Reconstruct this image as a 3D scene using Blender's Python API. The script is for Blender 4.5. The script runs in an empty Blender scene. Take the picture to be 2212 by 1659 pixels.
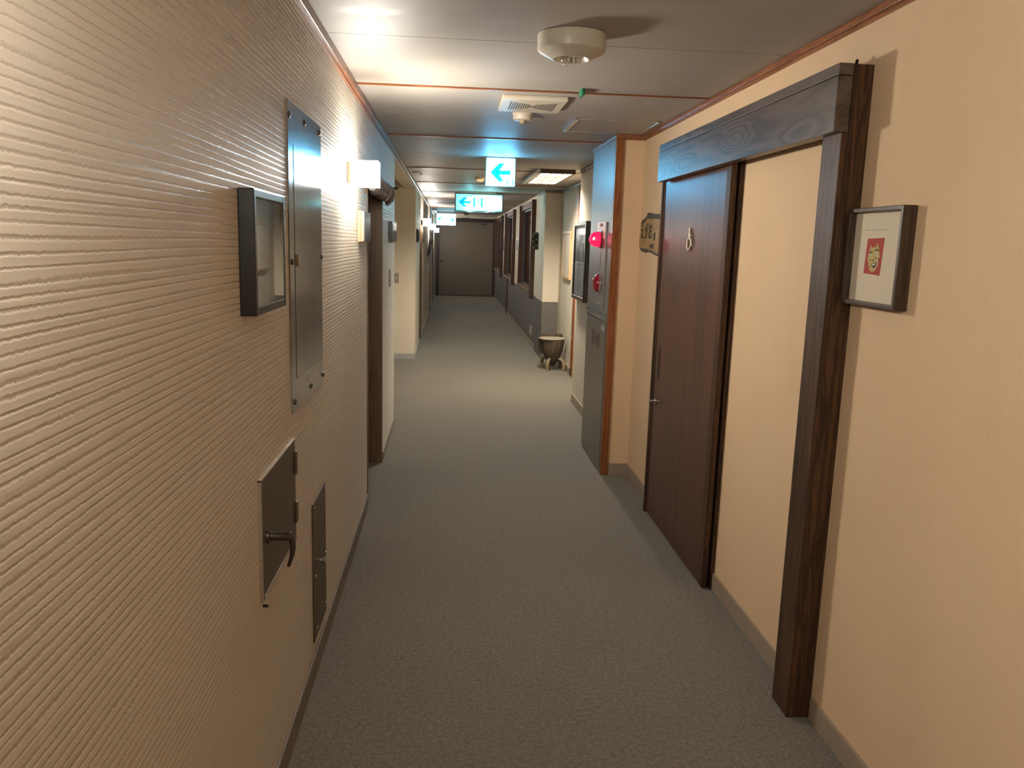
import bpy, bmesh, math, random
from mathutils import Vector, Matrix
random.seed(7)
S = bpy.context.scene
COL = S.collection

# ---------------------------------------------------------------- camera, world, exposure
def rot(yaw, pitch, roll):
    f = Vector((math.sin(yaw)*math.cos(pitch), math.cos(yaw)*math.cos(pitch), -math.sin(pitch)))
    r = Vector((math.cos(yaw), -math.sin(yaw), 0)); u = r.cross(f)
    r2 = r*math.cos(roll)+u*math.sin(roll); u2 = -r*math.sin(roll)+u*math.cos(roll)
    return r2, u2, f
cd = bpy.data.cameras.new('camera'); cam = bpy.data.objects.new('camera', cd); COL.objects.link(cam)
cd.sensor_fit = 'HORIZONTAL'; cd.sensor_width = 36; cd.lens = 1753.45/2212*36
cd.clip_start = 0.02; cd.clip_end = 100
r_, u_, f_ = rot(0.0787640, 0.1714867, 0.0299480)
M = Matrix(((r_.x, u_.x, -f_.x), (r_.y, u_.y, -f_.y), (r_.z, u_.z, -f_.z))).to_4x4()
M.translation = Vector((0, 0, 1.55)); cam.matrix_world = M
S.camera = cam
S.view_settings.view_transform = 'Standard'; S.view_settings.look = 'None'
S.view_settings.gamma = 1; S.view_settings.use_curve_mapping = False
S.view_settings.exposure = 0.13
W = bpy.data.worlds.new('World'); S.world = W; W.use_nodes = True
W.node_tree.nodes['Background'].inputs[0].default_value = (0.02, 0.03, 0.05, 1)
W.node_tree.nodes['Background'].inputs[1].default_value = 0.3

# light strengths (tuned together)
LAMP = 255.0            # glass shade of the wall lamps
LAMP_IN = 0.6          # bulb inside each shade
SIGN1 = 2.2      # each point lamp added in front of the first sign
SIGN2 = 2.4
SIGN3 = 1.6
PANEL = 78.0
WARM = (1.0, 0.94, 0.83)

XL, XR, HC = -0.465, 1.235, 2.26
XC = 1.05      # fire cabinet face
XW = 1.265     # window wall

# ---------------------------------------------------------------- materials
def new_mat(name):
    m = bpy.data.materials.new(name); m.use_nodes = True
    nt = m.node_tree; b = nt.nodes['Principled BSDF']
    return m, nt, b
def L(nt, a, b): nt.links.new(a, b)
def N(nt, t, **k):
    n = nt.nodes.new(t)
    for a, v in k.items():
        if a in n.inputs: n.inputs[a].default_value = v
        else: setattr(n, a, v)
    return n
def ramp(nt, fac, stops):
    r = nt.nodes.new('ShaderNodeValToRGB'); L(nt, fac, r.inputs[0])
    e = r.color_ramp.elements
    e[0].position, e[0].color = stops[0][0], (*stops[0][1], 1)
    e[1].position, e[1].color = stops[1][0], (*stops[1][1], 1)
    for p, c in stops[2:]:
        x = e.new(p); x.color = (*c, 1)
    return r.outputs[0]
def coords(nt, scale=(1, 1, 1)):
    tc = nt.nodes.new('ShaderNodeTexCoord'); mp = nt.nodes.new('ShaderNodeMapping')
    mp.inputs['Scale'].default_value = scale; L(nt, tc.outputs['Object'], mp.inputs[0])
    return mp.outputs[0]
def mul(c, k): return tuple(min(1, x*k) for x in c)
def plain(name, col, rough=.5, metal=0, spec=.5, var=.08, vs=40, bump=0.0, bs=200, ior=None, coat=0):
    m, nt, b = new_mat(name)
    v = coords(nt)
    n = N(nt, 'ShaderNodeTexNoise', Scale=vs, Detail=3.0); L(nt, v, n.inputs['Vector'])
    L(nt, ramp(nt, n.outputs[0], [(.3, mul(col, 1-var)), (.7, mul(col, 1+var))]), b.inputs['Base Color'])
    b.inputs['Roughness'].default_value = rough; b.inputs['Metallic'].default_value = metal
    b.inputs['Specular IOR Level'].default_value = spec
    if ior: b.inputs['IOR'].default_value = ior
    if coat: b.inputs['Coat Weight'].default_value = coat; b.inputs['Coat Roughness'].default_value = .08
    if bump:
        n2 = N(nt, 'ShaderNodeTexNoise', Scale=bs, Detail=2.0); L(nt, v, n2.inputs['Vector'])
        bp = N(nt, 'ShaderNodeBump', Strength=bump, Distance=.002); L(nt, n2.outputs[0], bp.inputs['Height'])
        L(nt, bp.outputs[0], b.inputs['Normal'])
    return m
def wood(name, c1, c2, scale=(14, 14, .7), rough=.5, spec=.4, rings=6, bump=.25):
    m, nt, b = new_mat(name)
    v = coords(nt, scale)
    n = N(nt, 'ShaderNodeTexNoise', Scale=2.2, Detail=5.0, Distortion=.6); L(nt, v, n.inputs['Vector'])
    mm = N(nt, 'ShaderNodeMath', operation='MULTIPLY'); L(nt, n.outputs[0], mm.inputs[0]); mm.inputs[1].default_value = rings
    fr = N(nt, 'ShaderNodeMath', operation='PINGPONG'); L(nt, mm.outputs[0], fr.inputs[0]); fr.inputs[1].default_value = .5
    n2 = N(nt, 'ShaderNodeTexNoise', Scale=18.0, Detail=4.0); L(nt, v, n2.inputs['Vector'])
    ad = N(nt, 'ShaderNodeMath', operation='ADD'); L(nt, fr.outputs[0], ad.inputs[0]); L(nt, n2.outputs[0], ad.inputs[1])
    L(nt, ramp(nt, ad.outputs[0], [(.45, c1), (1.0, c2)]), b.inputs['Base Color'])
    b.inputs['Roughness'].default_value = rough; b.inputs['Specular IOR Level'].default_value = spec
    bp = N(nt, 'ShaderNodeBump', Strength=bump, Distance=.001); L(nt, ad.outputs[0], bp.inputs['Height'])
    L(nt, bp.outputs[0], b.inputs['Normal'])
    return m
def emis(name, col, strength):
    m, nt, b = new_mat(name)
    b.inputs['Base Color'].default_value = (*mul(col, .5), 1)
    b.inputs['Emission Color'].default_value = (*col, 1); b.inputs['Emission Strength'].default_value = strength
    b.inputs['Roughness'].default_value = .4
    return m

def ribbed_wall():
    m, nt, b = new_mat('ribbed_wallpaper')
    tc = nt.nodes.new('ShaderNodeTexCoord')
    def nz(sc, scale, det=2.0):
        mp = nt.nodes.new('ShaderNodeMapping'); mp.inputs['Scale'].default_value = sc
        L(nt, tc.outputs['Object'], mp.inputs[0])
        n = N(nt, 'ShaderNodeTexNoise', Scale=scale, Detail=det); L(nt, mp.outputs[0], n.inputs['Vector']); return n.outputs[0]
    sp = nt.nodes.new('ShaderNodeSeparateXYZ'); L(nt, tc.outputs['Object'], sp.inputs[0])
    a = nz((0, .8, 34), 1.0, 2.0)        # slow drift of each rib
    j = nz((0, 110, 45), 1.0, 2.0)      # crinkled edge
    def ma(op, x, y, z=None):
        n = N(nt, 'ShaderNodeMath', operation=op)
        for i, q in enumerate((x, y, z)):
            if q is None: continue
            if isinstance(q, (int, float)): n.inputs[i].default_value = q
            else: L(nt, q, n.inputs[i])
        return n.outputs[0]
    ph = ma('MULTIPLY', sp.outputs['Z'], 1/.0152)
    ph = ma('ADD', ph, ma('MULTIPLY', a, 1.1))
    ph = ma('ADD', ph, ma('MULTIPLY', j, .34))
    f = ma('PINGPONG', ph, .5)                      # 0..0.5
    gr = N(nt, 'ShaderNodeMapRange', interpolation_type='SMOOTHSTEP'); L(nt, f, gr.inputs[0])
    gr.inputs[1].default_value = .03; gr.inputs[2].default_value = .24
    dep = nz((0, 1.5, 60), 1.0, 2.0)
    h = ma('MULTIPLY', gr.outputs[0], ma('ADD', ma('MULTIPLY', dep, 1.4), .2))
    fine = nz((300, 300, 300), 1.0, 2.0)
    h2 = ma('ADD', h, ma('MULTIPLY', fine, .10))
    bp = N(nt, 'ShaderNodeBump', Strength=.40, Distance=.0014); L(nt, h2, bp.inputs['Height'])
    L(nt, bp.outputs[0], b.inputs['Normal'])
    base = ramp(nt, h, [(.0, (.53, .455, .36)), (.35, (.64, .565, .465))])
    # colour darker in the grooves between ribs
    L(nt, base, b.inputs['Base Color'])
    L(nt, ramp(nt, h, [(.05, (.26,)*3), (.45, (.58,)*3)]), b.inputs['Roughness']); b.inputs['Specular IOR Level'].default_value = .5
    return m
def woven_wall(name, col, rough=.75):
    m, nt, b = new_mat(name)
    v = coords(nt, (1, 1, 1))
    w1 = N(nt, 'ShaderNodeTexNoise', Scale=1.0, Detail=2.0)
    mp = nt.nodes.new('ShaderNodeMapping'); mp.inputs['Scale'].default_value = (90, 90, 420); L(nt, v, mp.inputs[0]); L(nt, mp.outputs[0], w1.inputs['Vector'])
    w2 = N(nt, 'ShaderNodeTexNoise', Scale=2.2, Detail=4.0); L(nt, v, w2.inputs['Vector'])
    mx = N(nt, 'ShaderNodeMath', operation='ADD'); L(nt, w1.outputs[0], mx.inputs[0]); L(nt, w2.outputs[0], mx.inputs[1])
    L(nt, ramp(nt, mx.outputs[0], [(.55, mul(col, .93)), (1.4, mul(col, 1.06))]), b.inputs['Base Color'])
    bp = N(nt, 'ShaderNodeBump', Strength=.25, Distance=.0006); L(nt, w1.outputs[0], bp.inputs['Height']); L(nt, bp.outputs[0], b.inputs['Normal'])
    b.inputs['Roughness'].default_value = rough; b.inputs['Specular IOR Level'].default_value = .3
    return m
def carpet():
    m, nt, b = new_mat('loop_carpet')
    v = coords(nt)
    n1 = N(nt, 'ShaderNodeTexNoise', Scale=170.0, Detail=3.0, Roughness=.7); L(nt, v, n1.inputs['Vector'])
    n2 = N(nt, 'ShaderNodeTexNoise', Scale=60.0, Detail=3.0, Roughness=.7); L(nt, v, n2.inputs['Vector'])
    n3 = N(nt, 'ShaderNodeTexNoise', Scale=1.6, Detail=3.0); L(nt, v, n3.inputs['Vector'])
    c = ramp(nt, n1.outputs[0], [(.30, (.075, .060, .042)), (.52, (.190, .166, .132)), (.75, (.27, .245, .21))])
    c2 = ramp(nt, n2.outputs[0], [(.30, (.55, .53, .48)), (.60, (1, 1, 1))])
    c3 = ramp(nt, n3.outputs[0], [(.3, (.92, .92, .92)), (.7, (1, 1, 1))])
    x = nt.nodes.new('ShaderNodeMix'); x.data_type = 'RGBA'; x.blend_type = 'MULTIPLY'; x.inputs[0].default_value = 1
    L(nt, c, x.inputs[6]); L(nt, c2, x.inputs[7])
    y = nt.nodes.new('ShaderNodeMix'); y.data_type = 'RGBA'; y.blend_type = 'MULTIPLY'; y.inputs[0].default_value = 1
    L(nt, x.outputs[2], y.inputs[6]); L(nt, c3, y.inputs[7]); L(nt, y.outputs[2], b.inputs['Base Color'])
    b.inputs['Roughness'].default_value = .95; b.inputs['Specular IOR Level'].default_value = .12
    b.inputs['Sheen Weight'].default_value = .22; b.inputs['Sheen Roughness'].default_value = .6
    bp = N(nt, 'ShaderNodeBump', Strength=.6, Distance=.004); L(nt, n1.outputs[0], bp.inputs['Height']); L(nt, bp.outputs[0], b.inputs['Normal'])
    return m
def ceil_mat():
    m, nt, b = new_mat('ceiling_board')
    v = coords(nt, (1.2, 5, 1))
    n = N(nt, 'ShaderNodeTexNoise', Scale=2.5, Detail=4.0); L(nt, v, n.inputs['Vector'])
    L(nt, ramp(nt, n.outputs[0], [(.3, (.325, .295, .262)), (.7, (.37, .336, .298))]), b.inputs['Base Color'])
    L(nt, ramp(nt, n.outputs[0], [(.3, (.48,)*3), (.7, (.58,)*3)]), b.inputs['Roughness'])
    b.inputs['Specular IOR Level'].default_value = .38
    return m
def sign2_mat():
    m, nt, b = new_mat('aqua_sign_face')
    v = coords(nt)
    sp = nt.nodes.new('ShaderNodeSeparateXYZ'); L(nt, v, sp.inputs[0])
    mp = nt.nodes.new('ShaderNodeMapping'); L(nt, v, mp.inputs[0])
    mp.inputs['Location'].default_value = (-.22, 0, -.64); mp.inputs['Scale'].default_value = (2.2, 0, 5.8)
    g = nt.nodes.new('ShaderNodeTexGradient'); g.gradient_type = 'SPHERICAL'; L(nt, mp.outputs[0], g.inputs[0])
    L(nt, ramp(nt, g.outputs[0], [(.0, (.12, .68, .85)), (.30, (.22, .86, .95)), (.62, (.8, 1, 1))]), b.inputs['Emission Color'])
    mr = nt.nodes.new('ShaderNodeMapRange'); L(nt, g.outputs[0], mr.inputs[0]); mr.inputs[3].default_value = 1.3; mr.inputs[4].default_value = 3.2
    L(nt, mr.outputs[0], b.inputs['Emission Strength'])
    b.inputs['Base Color'].default_value = (.5, .7, .7, 1)
    return m
def glass_mat(name='picture_glass', ior=1.9, alpha=.16):
    m, nt, b = new_mat(name)
    tr = nt.nodes.new('ShaderNodeBsdfTransparent'); gl = N(nt, 'ShaderNodeBsdfGlossy', Roughness=.015)
    fr = N(nt, 'ShaderNodeFresnel', IOR=ior); mx = nt.nodes.new('ShaderNodeMixShader')
    ge = nt.nodes.new('ShaderNodeNewGeometry'); iv = N(nt, 'ShaderNodeMath', operation='SUBTRACT'); iv.inputs[0].default_value = 1; L(nt, ge.outputs['Backfacing'], iv.inputs[1])
    mm = N(nt, 'ShaderNodeMath', operation='MULTIPLY'); L(nt, fr.outputs[0], mm.inputs[0]); L(nt, iv.outputs[0], mm.inputs[1])
    L(nt, mm.outputs[0], mx.inputs[0]); L(nt, tr.outputs[0], mx.inputs[1]); L(nt, gl.outputs[0], mx.inputs[2])
    L(nt, mx.outputs[0], nt.nodes['Material Output'].inputs[0])
    return m

m_rib = ribbed_wall()
m_tan = woven_wall('tan_wallpaper', (.70, .50, .315))
m_cream = woven_wall('cream_wallpaper', (.62, .55, .45))
m_carpet = carpet(); m_ceil = ceil_mat()
m_wains = plain('grey_brown_wainscot', (.125, .114, .108), .55, vs=8)
m_base = plain('brown_baseboard', (.20, .155, .12), .5)
m_basetan = plain('tan_vinyl_baseboard', (.33, .255, .19), .5)
m_basegrey = plain('grey_baseboard', (.36, .36, .35), .5)
m_orange = wood('orange_varnished_wood', (.17, .050, .014), (.30, .105, .035), rough=.35)
m_orangeh = wood('orange_varnished_batten', (.17, .050, .014), (.30, .105, .035), scale=(.7, 14, 14), rough=.3)
m_orangey = wood('orange_varnished_cornice', (.18, .06, .02), (.34, .14, .06), scale=(14, .7, 14), rough=.3)
m_greycorn = plain('grey_brown_cornice', (.20, .17, .145), .35)
m_dark = wood('dark_stained_timber', (.022, .010, .005), (.095, .042, .018), scale=(18, 18, .9), rough=.5, rings=4)
m_darkh = wood('dark_stained_lintel_timber', (.030, .018, .012), (.085, .055, .042), scale=(7, .9, 9), rough=.36, rings=7, spec=.7)
def knotty(m):
    nt = m.node_tree; b = nt.nodes['Principled BSDF']
    v = coords(nt); acc = None
    for y, z, k in ((.50, 1.965, 2.2), (-.22, 1.985, 2.6), (.86, 1.945, 1.6), (-.85, 1.93, 1.4)):
        mp = nt.nodes.new('ShaderNodeMapping'); mp.inputs['Scale'].default_value = (0, 5.5, 21); mp.inputs['Location'].default_value = (0, -y*5.5, -z*21)
        L(nt, v, mp.inputs[0]); ln = N(nt, 'ShaderNodeVectorMath', operation='LENGTH'); L(nt, mp.outputs[0], ln.inputs[0])
        mr = nt.nodes.new('ShaderNodeMapRange'); mr.interpolation_type = 'SMOOTHERSTEP'; L(nt, ln.outputs['Value'], mr.inputs[0])
        mr.inputs[1].default_value = 0; mr.inputs[2].default_value = 1.5; mr.inputs[3].default_value = k; mr.inputs[4].default_value = 0
        if acc is None: acc = mr.outputs[0]
        else:
            a = N(nt, 'ShaderNodeMath', operation='ADD'); L(nt, acc, a.inputs[0]); L(nt, mr.outputs[0], a.inputs[1]); acc = a.outputs[0]
    ns = N(nt, 'ShaderNodeTexNoise', Scale=1.0, Detail=3.0, Distortion=.4); mp = nt.nodes.new('ShaderNodeMapping'); mp.inputs['Scale'].default_value = (5, 1.1, 9); L(nt, v, mp.inputs[0]); L(nt, mp.outputs[0], ns.inputs['Vector'])
    q = N(nt, 'ShaderNodeMath', operation='MULTIPLY_ADD'); L(nt, ns.outputs[0], q.inputs[0]); q.inputs[1].default_value = 5.0; L(nt, acc, q.inputs[2])
    p = N(nt, 'ShaderNodeMath', operation='PINGPONG'); L(nt, q.outputs[0], p.inputs[0]); p.inputs[1].default_value = .5
    L(nt, ramp(nt, p.outputs[0], [(.02, (.028, .017, .012)), (.30, (.075, .050, .038)), (.5, (.10, .070, .055))]), b.inputs['Base Color'])
    bp = N(nt, 'ShaderNodeBump', Strength=.45, Distance=.0012); L(nt, p.outputs[0], bp.inputs['Height']); L(nt, bp.outputs[0], b.inputs['Normal'])
knotty(m_darkh)
m_leaf = wood('red_brown_door_veneer', (.036, .013, .007), (.095, .034, .017), scale=(10, 10, .16), rough=.36, rings=3, spec=.55, bump=.05)
m_edge = plain('black_brown_edge', (.018, .010, .006), .5)
m_brown = wood('brown_door_timber', (.12, .072, .042), (.19, .12, .075), scale=(12, 12, .6), rough=.5)
m_win = wood('window_casing_timber', (.05, .024, .015), (.12, .055, .032), scale=(14, 14, .6), rough=.45)
m_sill = wood('window_sill_timber', (.16, .10, .065), (.26, .17, .11), scale=(12, .6, 12), rough=.4)
m_steel = plain('brushed_steel_plate', (.24, .22, .20), .11, metal=.0, spec=.22, vs=6, var=.10)
m_steel2 = plain('painted_steel_grey', (.235, .225, .205), .42, metal=.15, vs=4, var=.06)
m_steel3 = plain('grey_painted_lower_door', (.21, .195, .17), .35, metal=.45, vs=4, var=.06)
m_bronze = plain('brown_metal_plate', (.13, .092, .062), .45, metal=.35, vs=10)
m_bronzel = plain('dull_brass_edge', (.42, .34, .25), .4, metal=.5)
m_screw = plain('dull_screw_metal', (.12, .10, .08), .35, metal=.8)
m_chrome = plain('chrome', (.75, .74, .72), .15, metal=1)
m_white = plain('off_white_plastic', (.62, .57, .48), .33, var=.03)
m_whiteb = plain('beige_plastic', (.60, .53, .42), .4, var=.03)
m_alu = plain('aluminium_trim', (.65, .65, .65), .25, metal=.9)
m_sash = plain('dark_window_sash', (.075, .085, .095), .35)
m_frame = plain('black_brown_frame', (.014, .010, .008), .32, spec=.30)
m_frameb = wood('brown_picture_frame', (.035, .020, .012), (.085, .055, .035), rough=.4)
m_framel = wood('honey_wood_frame', (.36, .21, .10), (.50, .31, .16), rough=.45)
m_glass = glass_mat()
m_glassthin = glass_mat('thin_picture_glass', 1.35)
m_glasswin = glass_mat('window_glass', 1.16)
m_darkart = plain('dark_grey_print', (.035, .032, .03), .5)
m_paper = plain('cream_mat_board', (.74, .64, .50), .8, var=.02)
m_paperg = plain('greyish_paper', (.50, .52, .58), .7, var=.05)
m_photo = plain('dark_photo_print', (.07, .085, .10), .3, var=.5, vs=14)
m_ink = plain('dark_ink', (.02, .018, .025), .6)
m_inkl = plain('grey_ink', (.22, .23, .27), .6)
m_red = plain('red_print', (.42, .045, .035), .7, var=.05)
m_yel = plain('mustard_print', (.56, .45, .16), .7, var=.06)
m_night = plain('night_sky_backdrop', (.016, .026, .032), .8)
m_board = wood('honey_name_board', (.30, .19, .07), (.46, .31, .13), scale=(9, 3, 9), rough=.6)
m_bark = plain('grey_bark', (.085, .070, .065), .9, var=.5, vs=60, bump=1, bs=90)
m_log = wood('weathered_dark_log', (.020, .013, .008), (.115, .082, .052), scale=(26, 26, 1.6), rough=.75, rings=5, bump=.9)
m_logtop = plain('pale_log_rim', (.30, .255, .20), .7, var=.2, vs=30)  # rim paler than the log body
m_legw = wood('pale_worn_wood', (.13, .09, .05), (.30, .23, .14), scale=(14, 14, 3), rough=.6)
m_cloth = plain('grey_mauve_cloth', (.36, .32, .30), .9, var=.15, vs=30, bump=.3, bs=400)
m_plaque = plain('grey_glossy_plaque', (.20, .21, .22), .12, vs=5)
m_plaquew = wood('pink_brown_wood_block', (.36, .20, .12), (.50, .31, .20), scale=(30, 30, .8), rough=.55)
m_switch = plain('taupe_switch_plate', (.30, .27, .22), .4)
m_green = plain('green_plastic', (.005, .16, .075), .4)
m_greend = plain('green_sign_side', (.45, .55, .55), .4)
m_reddome = None
m_panel = emis('ceiling_panel_glow', (1.0, .86, .66), 4.0)
m_lamp = emis('lamp_shade_glow', WARM, LAMP*1.25)
m_lamps = emis('lamp_shade_side_glow', WARM, LAMP*.62)
m_cap = emis('added_cap_glow', WARM, 1.6)
m_s1 = emis('exit_sign_face_white', (.15, .60, 1.0), 26)
m_s1a = emis('exit_sign_cyan', (.0, 1.0, .82), 1.0)
m_s2 = sign2_mat()
m_s2a = emis('exit_sign_blue_arrow', (.0, .46, .88), 1.0)
m_s2b = emis('exit_sign_teal', (.0, .75, .78), 1.0)
m_s3 = emis('far_sign_face_white', (.42, .82, 1.0), 5)
m_s3a = emis('far_sign_green', (.08, .85, .66), 1.0)
m_redglow = emis('red_beacon_glow', (1.0, .012, .075), 1.35)
m_redhot = emis('red_beacon_bulb', (1.0, .75, .75), 5)
m_redbtn = plain('red_button_plastic', (.34, .010, .025), .2, coat=.6)
m_label = plain('white_label', (.85, .78, .66), .4, var=.02)
m_dim = emis('dim_downlight', (1.0, .55, .25), .9)

# ---------------------------------------------------------------- mesh builder
class Fr:
    def __init__(s, o=(0, 0, 0), U=(1, 0, 0), V=(0, 1, 0)):
        s.o = Vector(o); s.U = Vector(U).normalized(); s.V = Vector(V).normalized(); s.N = s.U.cross(s.V)
    def p(s, u, v, n): return s.o + s.U*u + s.V*v + s.N*n
WORLD = Fr()
LEFT = Fr((XL, 0, 0), (0, 1, 0), (0, 0, 1))       # u = +y, v = z, n = away from left wall
RIGHT = Fr((XR, 0, 0), (0, -1, 0), (0, 0, 1))     # u = -y
def FACE(y): return Fr((0, y, 0), (1, 0, 0), (0, 0, 1))   # facing the viewer, n = -y
CEIL = Fr((0, 0, HC), (1, 0, 0), (0, -1, 0))      # u = x, v = -y, n = down
class B:
    def __init__(s, fr=WORLD): s.bm = bmesh.new(); s.fr = fr
    def _add(s, vs, fs):
        v = [s.bm.verts.new(q) for q in vs]
        for f in fs:
            try: s.bm.faces.new([v[i] for i in f])
            except ValueError: pass
        return v
    def box(s, u0, u1, v0, v1, n0, n1, bev=0, fr=None):
        fr = fr or s.fr
        if u0 > u1: u0, u1 = u1, u0
        if v0 > v1: v0, v1 = v1, v0
        if n0 > n1: n0, n1 = n1, n0
        vs = [fr.p(a, b, c) for c in (n0, n1) for b in (v0, v1) for a in (u0, u1)]
        v = s._add(vs, [(0, 2, 3, 1), (4, 5, 7, 6), (0, 1, 5, 4), (2, 6, 7, 3), (0, 4, 6, 2), (1, 3, 7, 5)])
        if bev:
            es = {e for q in v for e in q.link_edges}
            bmesh.ops.bevel(s.bm, geom=list(es), offset=bev, segments=2, affect='EDGES', profile=.6)
        return s
    def prism(s, poly, n0, n1, fr=None):
        fr = fr or s.fr; k = len(poly)
        vs = [fr.p(a, b, n0) for a, b in poly] + [fr.p(a, b, n1) for a, b in poly]
        s._add(vs, [tuple(range(k))[::-1], tuple(range(k, 2*k))] + [(i, (i+1) % k, k+(i+1) % k, k+i) for i in range(k)])
        return s
    def lathe(s, prof, c=(0, 0), seg=32, fr=None, su=1, sv=1):
        fr = fr or s.fr; vs = []; fs = []
        for r, n in prof:
            for i in range(seg):
                a = 2*math.pi*i/seg; vs.append(fr.p(c[0]+su*r*math.cos(a), c[1]+sv*r*math.sin(a), n))
        m = len(prof)
        for j in range(m-1):
            for i in range(seg):
                fs.append((j*seg+i, j*seg+(i+1) % seg, (j+1)*seg+(i+1) % seg, (j+1)*seg+i))
        fs.append(tuple(range(seg))[::-1]); fs.append(tuple(range((m-1)*seg, m*seg)))
        s._add(vs, fs); return s
    def ball(s, c, r, seg=16, fr=None, sc=(1, 1, 1), jit=0):
        fr = fr or s.fr; vs = [fr.p(c[0], c[1], c[2]-r*sc[2])]; fs = []; rings = seg//2
        for j in range(1, rings):
            t = math.pi*j/rings
            for i in range(seg):
                a = 2*math.pi*i/seg; k = 1+random.uniform(-jit, jit)
                vs.append(fr.p(c[0]+sc[0]*k*r*math.sin(t)*math.cos(a), c[1]+sc[1]*k*r*math.sin(t)*math.sin(a), c[2]-sc[2]*k*r*math.cos(t)))
        vs.append(fr.p(c[0], c[1], c[2]+r*sc[2])); last = len(vs)-1
        for i in range(seg):
            fs.append((0, 1+(i+1) % seg, 1+i)); b = 1+(rings-2)*seg
            fs.append((b+i, b+(i+1) % seg, last))
            for j in range(rings-2):
                a = 1+j*seg; fs.append((a+i, a+(i+1) % seg, a+seg+(i+1) % seg, a+seg+i))
        s._add(vs, fs); return s
    def tube(s, pts, r, seg=10, fr=None):
        fr = fr or s.fr; P = [fr.p(*q) for q in pts]; vs = []; fs = []
        rr = r if isinstance(r, (list, tuple)) else [r]*len(P); up = None
        for i, p in enumerate(P):
            t = (P[min(i+1, len(P)-1)]-P[max(i-1, 0)]).normalized()
            if up is None:
                up = Vector((0, 0, 1)) if abs(t.z) < .9 else Vector((1, 0, 0))
            a = t.cross(up).normalized(); b = t.cross(a).normalized(); up = a.cross(t).normalized()
            for k in range(seg):
                g = 2*math.pi*k/seg; vs.append(p+(a*math.cos(g)+b*math.sin(g))*rr[i])
        for j in range(len(P)-1):
            for k in range(seg): fs.append((j*seg+k, j*seg+(k+1) % seg, (j+1)*seg+(k+1) % seg, (j+1)*seg+k))
        fs.append(tuple(range(seg))[::-1]); fs.append(tuple(range((len(P)-1)*seg, len(P)*seg)))
        s._add(vs, fs); return s
    def build(s, name, mat, parent=None, origin=None, smooth=False):
        if parent is not None:
            o = parent
            while o.parent: o = o.parent
            origin = Vector(o.location)
        origin = Vector(origin) if origin is not None else Vector((0, 0, 0))
        for v in s.bm.verts: v.co -= origin
        bmesh.ops.recalc_face_normals(s.bm, faces=s.bm.faces)
        me = bpy.data.meshes.new(name); s.bm.to_mesh(me); s.bm.free()
        me.materials.append(mat)
        if smooth:
            for p in me.polygons: p.use_smooth = True
            me.set_sharp_from_angle(angle=math.radians(smooth if smooth is not True else 40))
        ob = bpy.data.objects.new(name, me); COL.objects.link(ob)
        if parent is not None: ob.parent = parent
        else: ob.location = origin
        return ob
def tag(o, label, cat, group=None, kind=None):
    o['label'] = label; o['category'] = cat
    if group: o['group'] = group
    if kind: o['kind'] = kind
    return o
def thing(name, label, cat, loc, group=None, kind=None):
    o = bpy.data.objects.new(name, None); COL.objects.link(o); o.location = loc; o.empty_display_size = .05
    return tag(o, label, cat, group, kind)
def struct(o, label=None):
    o['kind'] = 'structure'
    if label: o['label'] = label
    return o
def text(name, body, size, fr, u, v, n, mat, parent, ext=.0006, su=1.0, bold=.0):
    cu = bpy.data.curves.new(name, 'FONT'); cu.body = body; cu.size = size; cu.extrude = ext
    cu.align_x = 'CENTER'; cu.align_y = 'CENTER'; cu.resolution_u = 3; cu.offset = bold
    t = bpy.data.objects.new(name+'_curve', cu); COL.objects.link(t)
    dg = bpy.context.evaluated_depsgraph_get(); dg.update()
    me = bpy.data.meshes.new_from_object(t.evaluated_get(dg))
    bpy.data.objects.remove(t)
    o = parent
    while o.parent: o = o.parent
    for q in me.vertices:
        p = fr.p(u+q.co.x*su, v+q.co.y, n+q.co.z+ext); q.co = p-Vector(o.location)
    me.materials.clear(); me.materials.append(mat)
    ob = bpy.data.objects.new(name, me); COL.objects.link(ob); ob.parent = parent
    return ob

# ---------------------------------------------------------------- the shell
Y0, Y1 = -2.2, 23.8
struct(B().box(-3.2, 2.2, Y0-.1, Y1+.3, -.1, 0).build('floor', m_carpet), 'grey-brown carpet of the corridor')
struct(B().box(-3.2, 2.2, Y0-.1, Y1+.3, HC, HC+.1).build('ceiling', m_ceil), 'beige board ceiling of the corridor')
DZ = 1.905
DOORS = [(4.60, 5.62), (12.35, 13.2), (18.0, 18.9), (20.6, 21.5)]
def left_wall(a, b, mat, thick=.15):
    w = B()
    y = a
    for d0, d1 in DOORS:
        if d0 >= a and d1 <= b:
            w.box(XL-thick, XL, y, d0, 0, HC); w.box(XL-thick, XL, d0, d1, DZ, HC); y = d1
    w.box(XL-thick, XL, y, b, 0, HC)
    return w
struct(left_wall(Y0, 6.82, m_rib).build('wall_left', m_rib), 'left wall in horizontally ribbed pale wallpaper')
w = left_wall(10.75, Y1, m_cream); w.box(-3.1, XL-.15, 10.75, 10.9, 0, HC); w.box(XL-.15, XL, 6.82, 10.75, 2.205, HC)
struct(w.build('wall_left_far', m_cream), 'plain cream left wall beyond the side passage')
w = B().box(-3.1, XL-.15, 6.70, 6.82, 0, HC).box(-3.2, -3.1, 6.6, 10.9, 0, HC)
struct(w.build('wall_side_passage', m_cream), 'cream walls inside the side passage')
struct(B().box(XR, XR+.15, Y0, 5.36, 0, HC).box(XC+.045, XR+.15, 5.345, 5.36, 0, HC).build('wall_right', m_tan), 'right wall in plain tan wallpaper')
w = B().box(XR, XR+.15, 6.2, 7.80, 0, HC).box(XR, 1.62, 7.80, 7.95, 0, HC).box(1.46, 1.62, 7.95, 11.0, 0, HC)
w.box(XW-.02, 1.62, 11.0, 11.9, 0.78, HC)
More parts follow.
